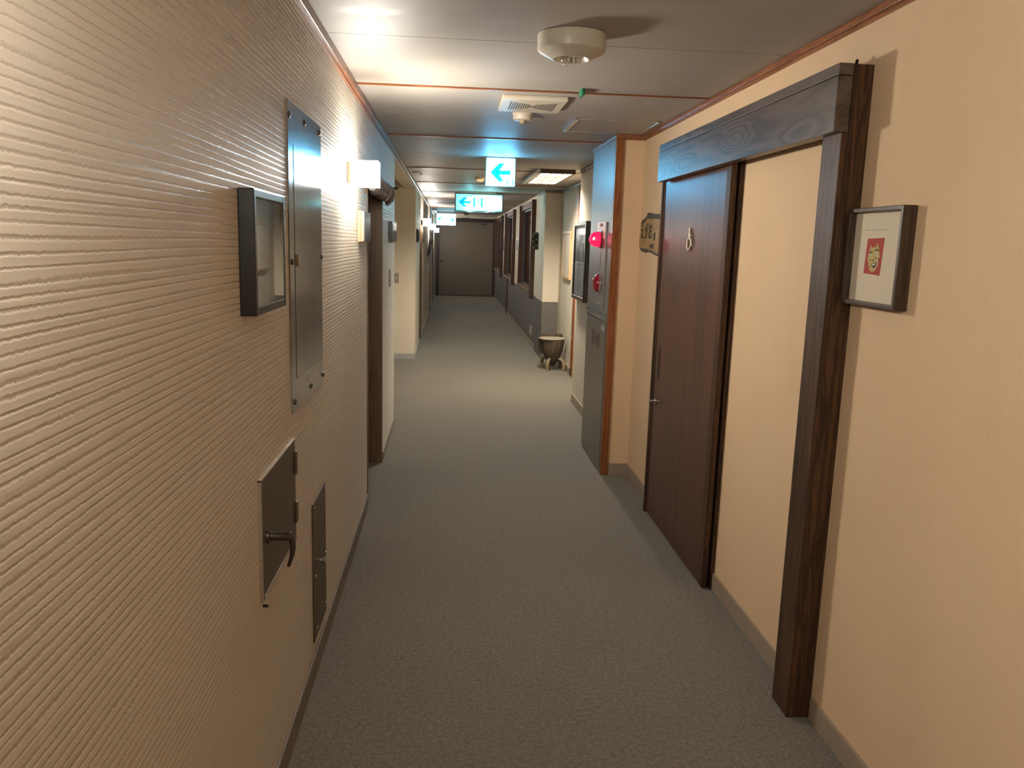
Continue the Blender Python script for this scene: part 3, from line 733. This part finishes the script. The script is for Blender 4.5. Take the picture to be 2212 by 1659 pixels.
for cx, cz in ((-.020, .004), (.010, .010)):
    fe.prism([(U+cx-.009, V+cz+.008), (U+cx+.010, V+cz+.011), (U+cx+.008, V+cz+.0145), (U+cx-.008, V+cz+.012)], q0, q1)
    fe.lathe([(.0022, q0+.0004), (.0022, q1+.0006)], (U+cx, V+cz), 10)
    fe.prism([(U+cx-.007, V+cz-.007), (U+cx+.006, V+cz-.010), (U+cx+.002, V+cz-.013)], q0, q1)
fe.prism([(U-.013, V-.018), (U+.018, V-.012), (U+.013, V-.028), (U+.001, V-.030)], q0, q1)
fe.tube([(U-.008, V-.006, q0), (U-.003, V-.010, q0), (U+.002, V-.005, q0)], .0012, 6)
fe.tube([(U-.026, V-.018, q0), (U-.022, V-.017, q0)], .001, 6).tube([(U-.022, V-.024, q0), (U-.018, V-.030, q0)], .001, 6).tube([(U+.028, V+.0, q0), (U+.029, V-.012, q0)], .001, 6)
fe.build('mask_features', m_ink, mk)
ey = B(R2)
for cx, cz in ((-.020, .004), (.010, .010)): ey.lathe([(.0062, q0), (.0062, q0+.0003)], (U+cx, V+cz), 14)
ey.prism([(U-.007, V-.0185), (U+.012, V-.0155), (U+.008, V-.022), (U-.001, V-.023)], q1, q1+.0003)
ey.build('eye_whites', m_paper, mk)

# notice board beyond the cabinet
P = RIGHT
t, pr = framed('notice_board', 'tall dark framed notice board with two sheets beyond the steel cabinet', 'notice board', P, -7.93, -7.245, 1.045, 1.765, .050, .035, m_frameb, plain('grey_backing_board', (.12, .12, .11), .5), (XR, 7.6, 1.05), m_glass, inset=.012)
a = B(P).box(-7.85, -7.34, 1.43, 1.70, .038, .0392).build('photo_sheet', m_photo, pr)
B(P).prism([(-7.66, 1.66), (-7.50, 1.69), (-7.45, 1.60), (-7.55, 1.56), (-7.62, 1.60)], .0392, .0397).prism([(-7.52, 1.56), (-7.42, 1.58), (-7.40, 1.50), (-7.58, 1.50)], .0392, .0397).build('pale_shape', m_paperg, a)
a = B(P).box(-7.85, -7.34, 1.09, 1.40, .038, .0392).build('text_sheet', m_paperg, pr)
g = B(P)
g.box(-7.76, -7.44, 1.365, 1.382, .0392, .0397); g.box(-7.70, -7.50, 1.345, 1.352, .0392, .0397)
for i in range(16):
    z = 1.325-i*.0135; g.box(-7.82, -7.38-random.uniform(0, .1), z, z+.005, .0392, .0397)
g.build('printed_lines', m_inkl, a)

framed('picture_frame', 'narrow honey wood framed picture on the recessed cream wall', 'picture', Fr((1.46, 0, 0), (0, -1, 0), (0, 0, 1)), -10.52, -9.88, 1.13, 1.72, .03, .03, m_framel, plain('pale_print', (.55, .48, .38), .6, vs=6), (1.46, 10.2, 1.13), None, inset=.01)
# small things on the left wall
t = thing('room_plaque', 'pinkish wooden block plaque with grey glossy face beside the near door', 'plaque', (XL, 4.34, 1.535))
B(LEFT).box(4.17, 4.52, 1.535, 1.69, 0, .014, bev=.001).build('back_block', m_plaquew, t)
B(LEFT).box(4.18, 4.51, 1.537, 1.688, .014, .026, bev=.001).build('wood_block', m_plaquew, t)
B(LEFT).box(4.185, 4.51, 1.540, 1.686, .026, .030, bev=.001).build('glossy_face', m_plaque, t)
t = thing('room_plaque', 'black framed grey plaque on the ribbed wall before the side passage', 'plaque', (XL, 6.4, 1.535))
B(LEFT).box(6.17, 6.66, 1.535, 1.685, 0, .028, bev=.002).build('frame', m_frame, t)
B(LEFT).box(6.20, 6.63, 1.55, 1.67, .028, .031).build('grey_face', m_plaque, t)
t = thing('light_switch', 'slim taupe switch plate below the black framed plaque', 'light switch', (XL, 6.3, 1.26))
B(LEFT).box(6.22, 6.32, 1.20, 1.33, 0, .010, bev=.003).build('plate', m_switch, t)
B(LEFT).box(6.25, 6.29, 1.24, 1.29, .010, .014, bev=.001).build('rocker', m_white, t)
t = thing('light_switch', 'taupe switch plate on the end face inside the side passage', 'light switch', (-.70, 10.75, 1.06))
F = FACE(10.75)
B(F).box(-.745, -.672, 1.00, 1.125, 0, .010, bev=.003).build('plate', m_switch, t)
B(F).box(-.718, -.700, 1.05, 1.075, .010, .016, bev=.001).build('rocker', m_white, t)
framed('picture_frame', 'small dark picture frame on the far wall at the passage corner', 'picture', LEFT, 11.05, 11.5, 1.53, 1.70, .025, .02, m_frame, m_darkart, (XL, 11.3, 1.53))
framed('picture_frame', 'small dark picture frame just past the first distant lamp', 'picture', LEFT, 13.32, 13.75, 1.53, 1.70, .025, .02, m_frame, m_darkart, (XL, 13.5, 1.53))
# tilted picture
TL = Fr((XL, 0, 1.26), (0, 1, 0), (.14, 0, 1))
framed('picture_frame', 'brown picture leaning forward from the wall below the middle distant lamp', 'picture', TL, 15.9, 17.4, 0, .34, .03, .03, m_frame, m_brown, (XL, 16.6, 1.26))
framed('picture_frame', 'small black picture frame beyond the third distant door', 'picture', LEFT, 19.4, 19.9, 1.48, 1.75, .03, .02, m_frame, m_darkart, (XL, 19.6, 1.48))
t = thing('intercom', 'slim grey intercom below the leaning picture', 'intercom', (XL, 15.6, .85))
B(LEFT).box(15.3, 15.5, .98, 1.12, 0, .03, bev=.004).build('box', m_switch, t)
B(LEFT).box(15.35, 15.45, 1.0, 1.03, .03, .033).build('button', m_white, t)
RW = Fr((XW, 0, 0), (0, -1, 0), (0, 0, 1))
framed('picture_frame', 'white narrow picture between the first and second windows', 'picture', RW, -15.75, -15.25, 1.37, 1.66, .025, .05, m_white, m_darkart, (XW, 15.5, 1.37))
framed('picture_frame', 'black narrow picture between the second and third windows', 'picture', RW, -19.75, -19.2, 1.37, 1.67, .025, .03, m_frame, m_darkart, (XW, 19.5, 1.37))
t = thing('power_outlet', 'pale power outlet low on the wainscot under the first window', 'power outlet', (XW, 12.6, .22))
B(RW).box(-12.72, -12.45, .16, .29, 0, .010, bev=.002).build('plate', m_switch, t)
B(RW).box(-12.62, -12.55, .19, .26, .010, .012).build('socket', m_white, t)

# ---------------------------------------------------------------- metal plates on the ribbed wall
t = thing('steel_wall_panel', 'tall brushed steel inspection plate on the ribbed wall', 'wall panel', (XL, 2.69, 1.03))
B(LEFT).box(2.400, 2.985, 1.030, 1.930, 0, .004, bev=.001).build('plate', m_steel, t)
d = B(LEFT).box(2.475, 2.950, 1.128, 1.812, .004, .0052, bev=.0005).build('inset_door', m_steel, t)
f = B(LEFT)
f.box(2.472, 2.475, 1.125, 1.815, .004, .0045).box(2.475, 2.95, 1.1265, 1.128, .004, .0045).box(2.475, 2.95, 1.812, 1.8135, .004, .0045)
f.build('door_gap', m_edge, t)
lk = B(LEFT).lathe([(.012, .005), (.012, .010), (.009, .012), (.005, .011)], (2.505, 1.481), 20, sv=1.5); lk.build('lock', m_bronzel, d, smooth=40)
B(LEFT).box(2.64, 2.71, 1.085, 1.112, .004, .0046).build('sticker', m_paperg, t)
for u, v in ((2.412, 1.888), (2.66, 1.90), (2.945, 1.905), (2.425, 1.478), (2.968, 1.482), (2.432, 1.062), (2.72, 1.060), (2.972, 1.058)):
    B(LEFT).lathe([(.009, .004), (.009, .007), (.005, .010)], (u, v), 14).build('screw', m_screw, t, smooth=40)

t = thing('hatch_panel', 'square brown metal hatch with lever handle low on the ribbed wall', 'wall hatch', (XL, 2.18, .64))
B(LEFT).box(1.965, 2.405, .640, .955, 0, .0085, bev=.002).build('door', m_bronze, t)
f = B(LEFT); f.box(1.962, 1.966, .636, .958, 0, .009).box(1.962, 2.408, .953, .957, 0, .0095).box(1.975, 2.33, .648, .650, .0085, .0105)
f.build('edge_strip', m_bronzel, t)
for z0, z1 in ((.85, .92), (.70, .765)):
    B(LEFT).box(2.385, 2.405, z0, z1, .010, .016, bev=.002).build('hinge', m_bronze, t)
B(LEFT).lathe([(.004, 0), (.004, .012), (.002, .014)], (1.99, .617), 10).build('stud', m_edge, t)
hb = B(LEFT).lathe([(.018, .010), (.018, .016), (.011, .018), (.011, .062), (.013, .066), (.011, .070)], (2.015, .795), 20).build('handle_boss', m_screw, t, smooth=40)
lv = B(LEFT).tube([(2.015, .797, .064), (2.020, .788, .070), (2.027, .762, .071), (2.032, .735, .067), (2.030, .708, .058)], [.008, .009, .0075, .006, .0045], 12)
lv.build('lever', m_screw, hb, smooth=True)

t = thing('wall_plate', 'narrow brown metal plate just above the left baseboard', 'wall plate', (XL, 2.86, .13))
B(LEFT).box(2.725, 3.000, .130, .642, 0, .006, bev=.001).build('plate', m_bronze, t)
kb = B(LEFT).lathe([(.006, .006), (.006, .014), (.011, .018), (.011, .024), (.006, .027)], (2.855, .388), 18).build('knob', m_chrome, t, smooth=40)
for u, v in ((2.745, .625), (2.98, .625), (2.755, .37), (2.985, .37), (2.775, .165), (2.985, .165)):
    B(LEFT).lathe([(.005, .006), (.004, .009)], (u, v), 10).build('screw', m_chrome, t, smooth=40)

# ---------------------------------------------------------------- rolled door curtain
t = thing('rolled_curtain', 'grey rolled door curtain on a rod above the nearest left door', 'door curtain', (XL, 5.1, 1.87))
B(LEFT).tube([(4.50, 1.895, .055), (5.78, 1.895, .055)], .010, 10).build('rod', m_bronze, t, smooth=True)
B(LEFT).tube([(5.76, 1.895, 0), (5.76, 1.895, .085), (5.77, 1.905, .095)], .006, 8).build('bracket', m_screw, t, smooth=True)
B(LEFT).tube([(5.70, 1.895, .055), (5.71, 1.900, .10)], .006, 8).build('hook', m_screw, t, smooth=True)
B(LEFT).tube([(4.52, 1.895, 0), (4.52, 1.895, .07)], .006, 8).build('bracket', m_screw, t, smooth=True)
cl = B(LEFT); seg = 26
for rr, zz, nn in ((.036, 1.868, .040), (.028, 1.835, .030)):
    pts = [(4.60+1.02*i/seg, zz-.012*math.sin(3.1*math.pi*i/seg)**2-.004*math.sin(i*2.1), nn+.006*math.sin(i*1.3)) for i in range(seg+1)]
    cl.tube(pts, [rr*(.85+.22*abs(math.sin(i*.9))) for i in range(seg+1)], 16)
cl.tube([(5.55, 1.89, .045), (5.56, 1.85, .055), (5.57, 1.81, .050), (5.56, 1.775, .035)], [.025, .036, .030, .012], 14)
cl.tube([(5.30, 1.89, .05), (5.32, 1.84, .058), (5.30, 1.79, .045)], [.02, .03, .012], 12)
cl.build('cloth', m_cloth, t, smooth=True)

# ---------------------------------------------------------------- wooden name board on the tan wall
t = thing('name_board', 'rustic wooden name board with brush lettering left of sliding door', 'name board', (XR, 5.02, 1.5))
top = [(-5.235, 1.700), (-5.20, 1.722), (-5.14, 1.728), (-5.10, 1.742), (-5.06, 1.762), (-5.03, 1.756), (-4.95, 1.752), (-4.85, 1.748), (-4.76, 1.735)]
bot = [(-4.76, 1.500), (-4.85, 1.508), (-4.95, 1.520), (-5.05, 1.528), (-5.13, 1.520), (-5.19, 1.528), (-5.24, 1.545)]
B(R2).prism(bot+top, .001, .022).build('bark_slab', m_bark, t)
top2 = [(-5.236, 1.685), (-5.14, 1.700), (-5.06, 1.722), (-4.95, 1.722), (-4.76, 1.716)]
bot2 = [(-4.76, 1.515), (-4.95, 1.536), (-5.05, 1.542), (-5.13, 1.542), (-5.241, 1.550)]
bd = B(R2).prism(bot2+top2, .022, .026).build('board_face', m_board, t)
for i, ch in enumerate('えがおの'):
    text('brush_lettering', ch, .105 if i < 3 else .065, R2, -5.165+i*.105, 1.640 if i < 3 else 1.612, .0262, m_ink, bd, su=.85, bold=.002)
text('small_lettering', '5180号', .040, R2, -4.90, 1.555, .0262, m_ink, bd)

# ---------------------------------------------------------------- carved ornament on the far pillar
t = thing('carved_ornament', 'dark carved wooden gourd ornament hanging beside the first window', 'wall ornament', (XW, 12.0, 1.45))
O = Fr((XW-.02, 0, 0), (0, -1, 0), (0, 0, 1))
B(O).box(-11.86, -11.74, 1.47, 1.71, 0, .018, bev=.005).build('backing', m_log, t)
B(O).ball((-11.80, 1.655, .055), .048, 18, sc=(1, 1, 1), jit=.05).build('upper_gourd', m_log, t, smooth=True)
B(O).ball((-11.80, 1.575, .055), .046, 18, sc=(1.15, .9, 1.05), jit=.05).build('middle_gourd', m_log, t, smooth=True)
B(O).ball((-11.80, 1.500, .040), .034, 18, sc=(1, 1, 1), jit=.05).build('lower_gourd', m_log, t, smooth=True)
B(O).tube([(-11.80, 1.69, .02), (-11.79, 1.715, .025), (-11.78, 1.72, .04)], .008, 8).build('twig', m_legw, t, smooth=True)
B(O).tube([(-11.82, 1.585, .09), (-11.84, 1.575, .11)], .008, 8).build('twig', m_legw, t, smooth=True)

# ---------------------------------------------------------------- wooden mortar planter
t = thing('wooden_mortar', 'dark tapered log mortar on stubby pale legs in the right recess', 'wooden mortar', (1.285, 10.0, 0))
c0 = (1.285, 10.0)
B().lathe([(.010, .050), (.040, .075), (.078, .125), (.108, .19), (.130, .26), (.140, .33), (.143, .390), (.136, .394), (.02, .380)], c0, 40).build('body', m_log, t, smooth=35)
B().lathe([(.128, .380), (.148, .390), (.152, .400), (.144, .406), (.120, .402), (.01, .398)], (1.272, 10.0), 40, su=1.08).build('rim', m_logtop, t, smooth=35)
B().lathe([(.030, .20), (.040, .26), (.044, .32), (.044, .385), (.036, .392)], (1.150, 10.06), 20).build('side_handle', m_log, t, smooth=35)
B().box(1.16, 1.43, 10.18, 10.205, .28, .440, bev=.008).build('back_board', m_log, t)
for x, y, dx in ((1.215, 9.88, -.004), (1.418, 9.90, .004), (1.175, 10.16, -.004), (1.40, 10.17, .004)):
    cx, cy = c0
    B().tube([(cx+(x-cx)*.45, cy+(y-cy)*.45, .150), (cx+(x-cx)*.8, cy+(y-cy)*.8, .142), (x, y, .105), (x+dx, y, .05), (x, y, 0.0)], [.014, .019, .022, .022, .019], 12).build('leg', m_legw, t, smooth=True)
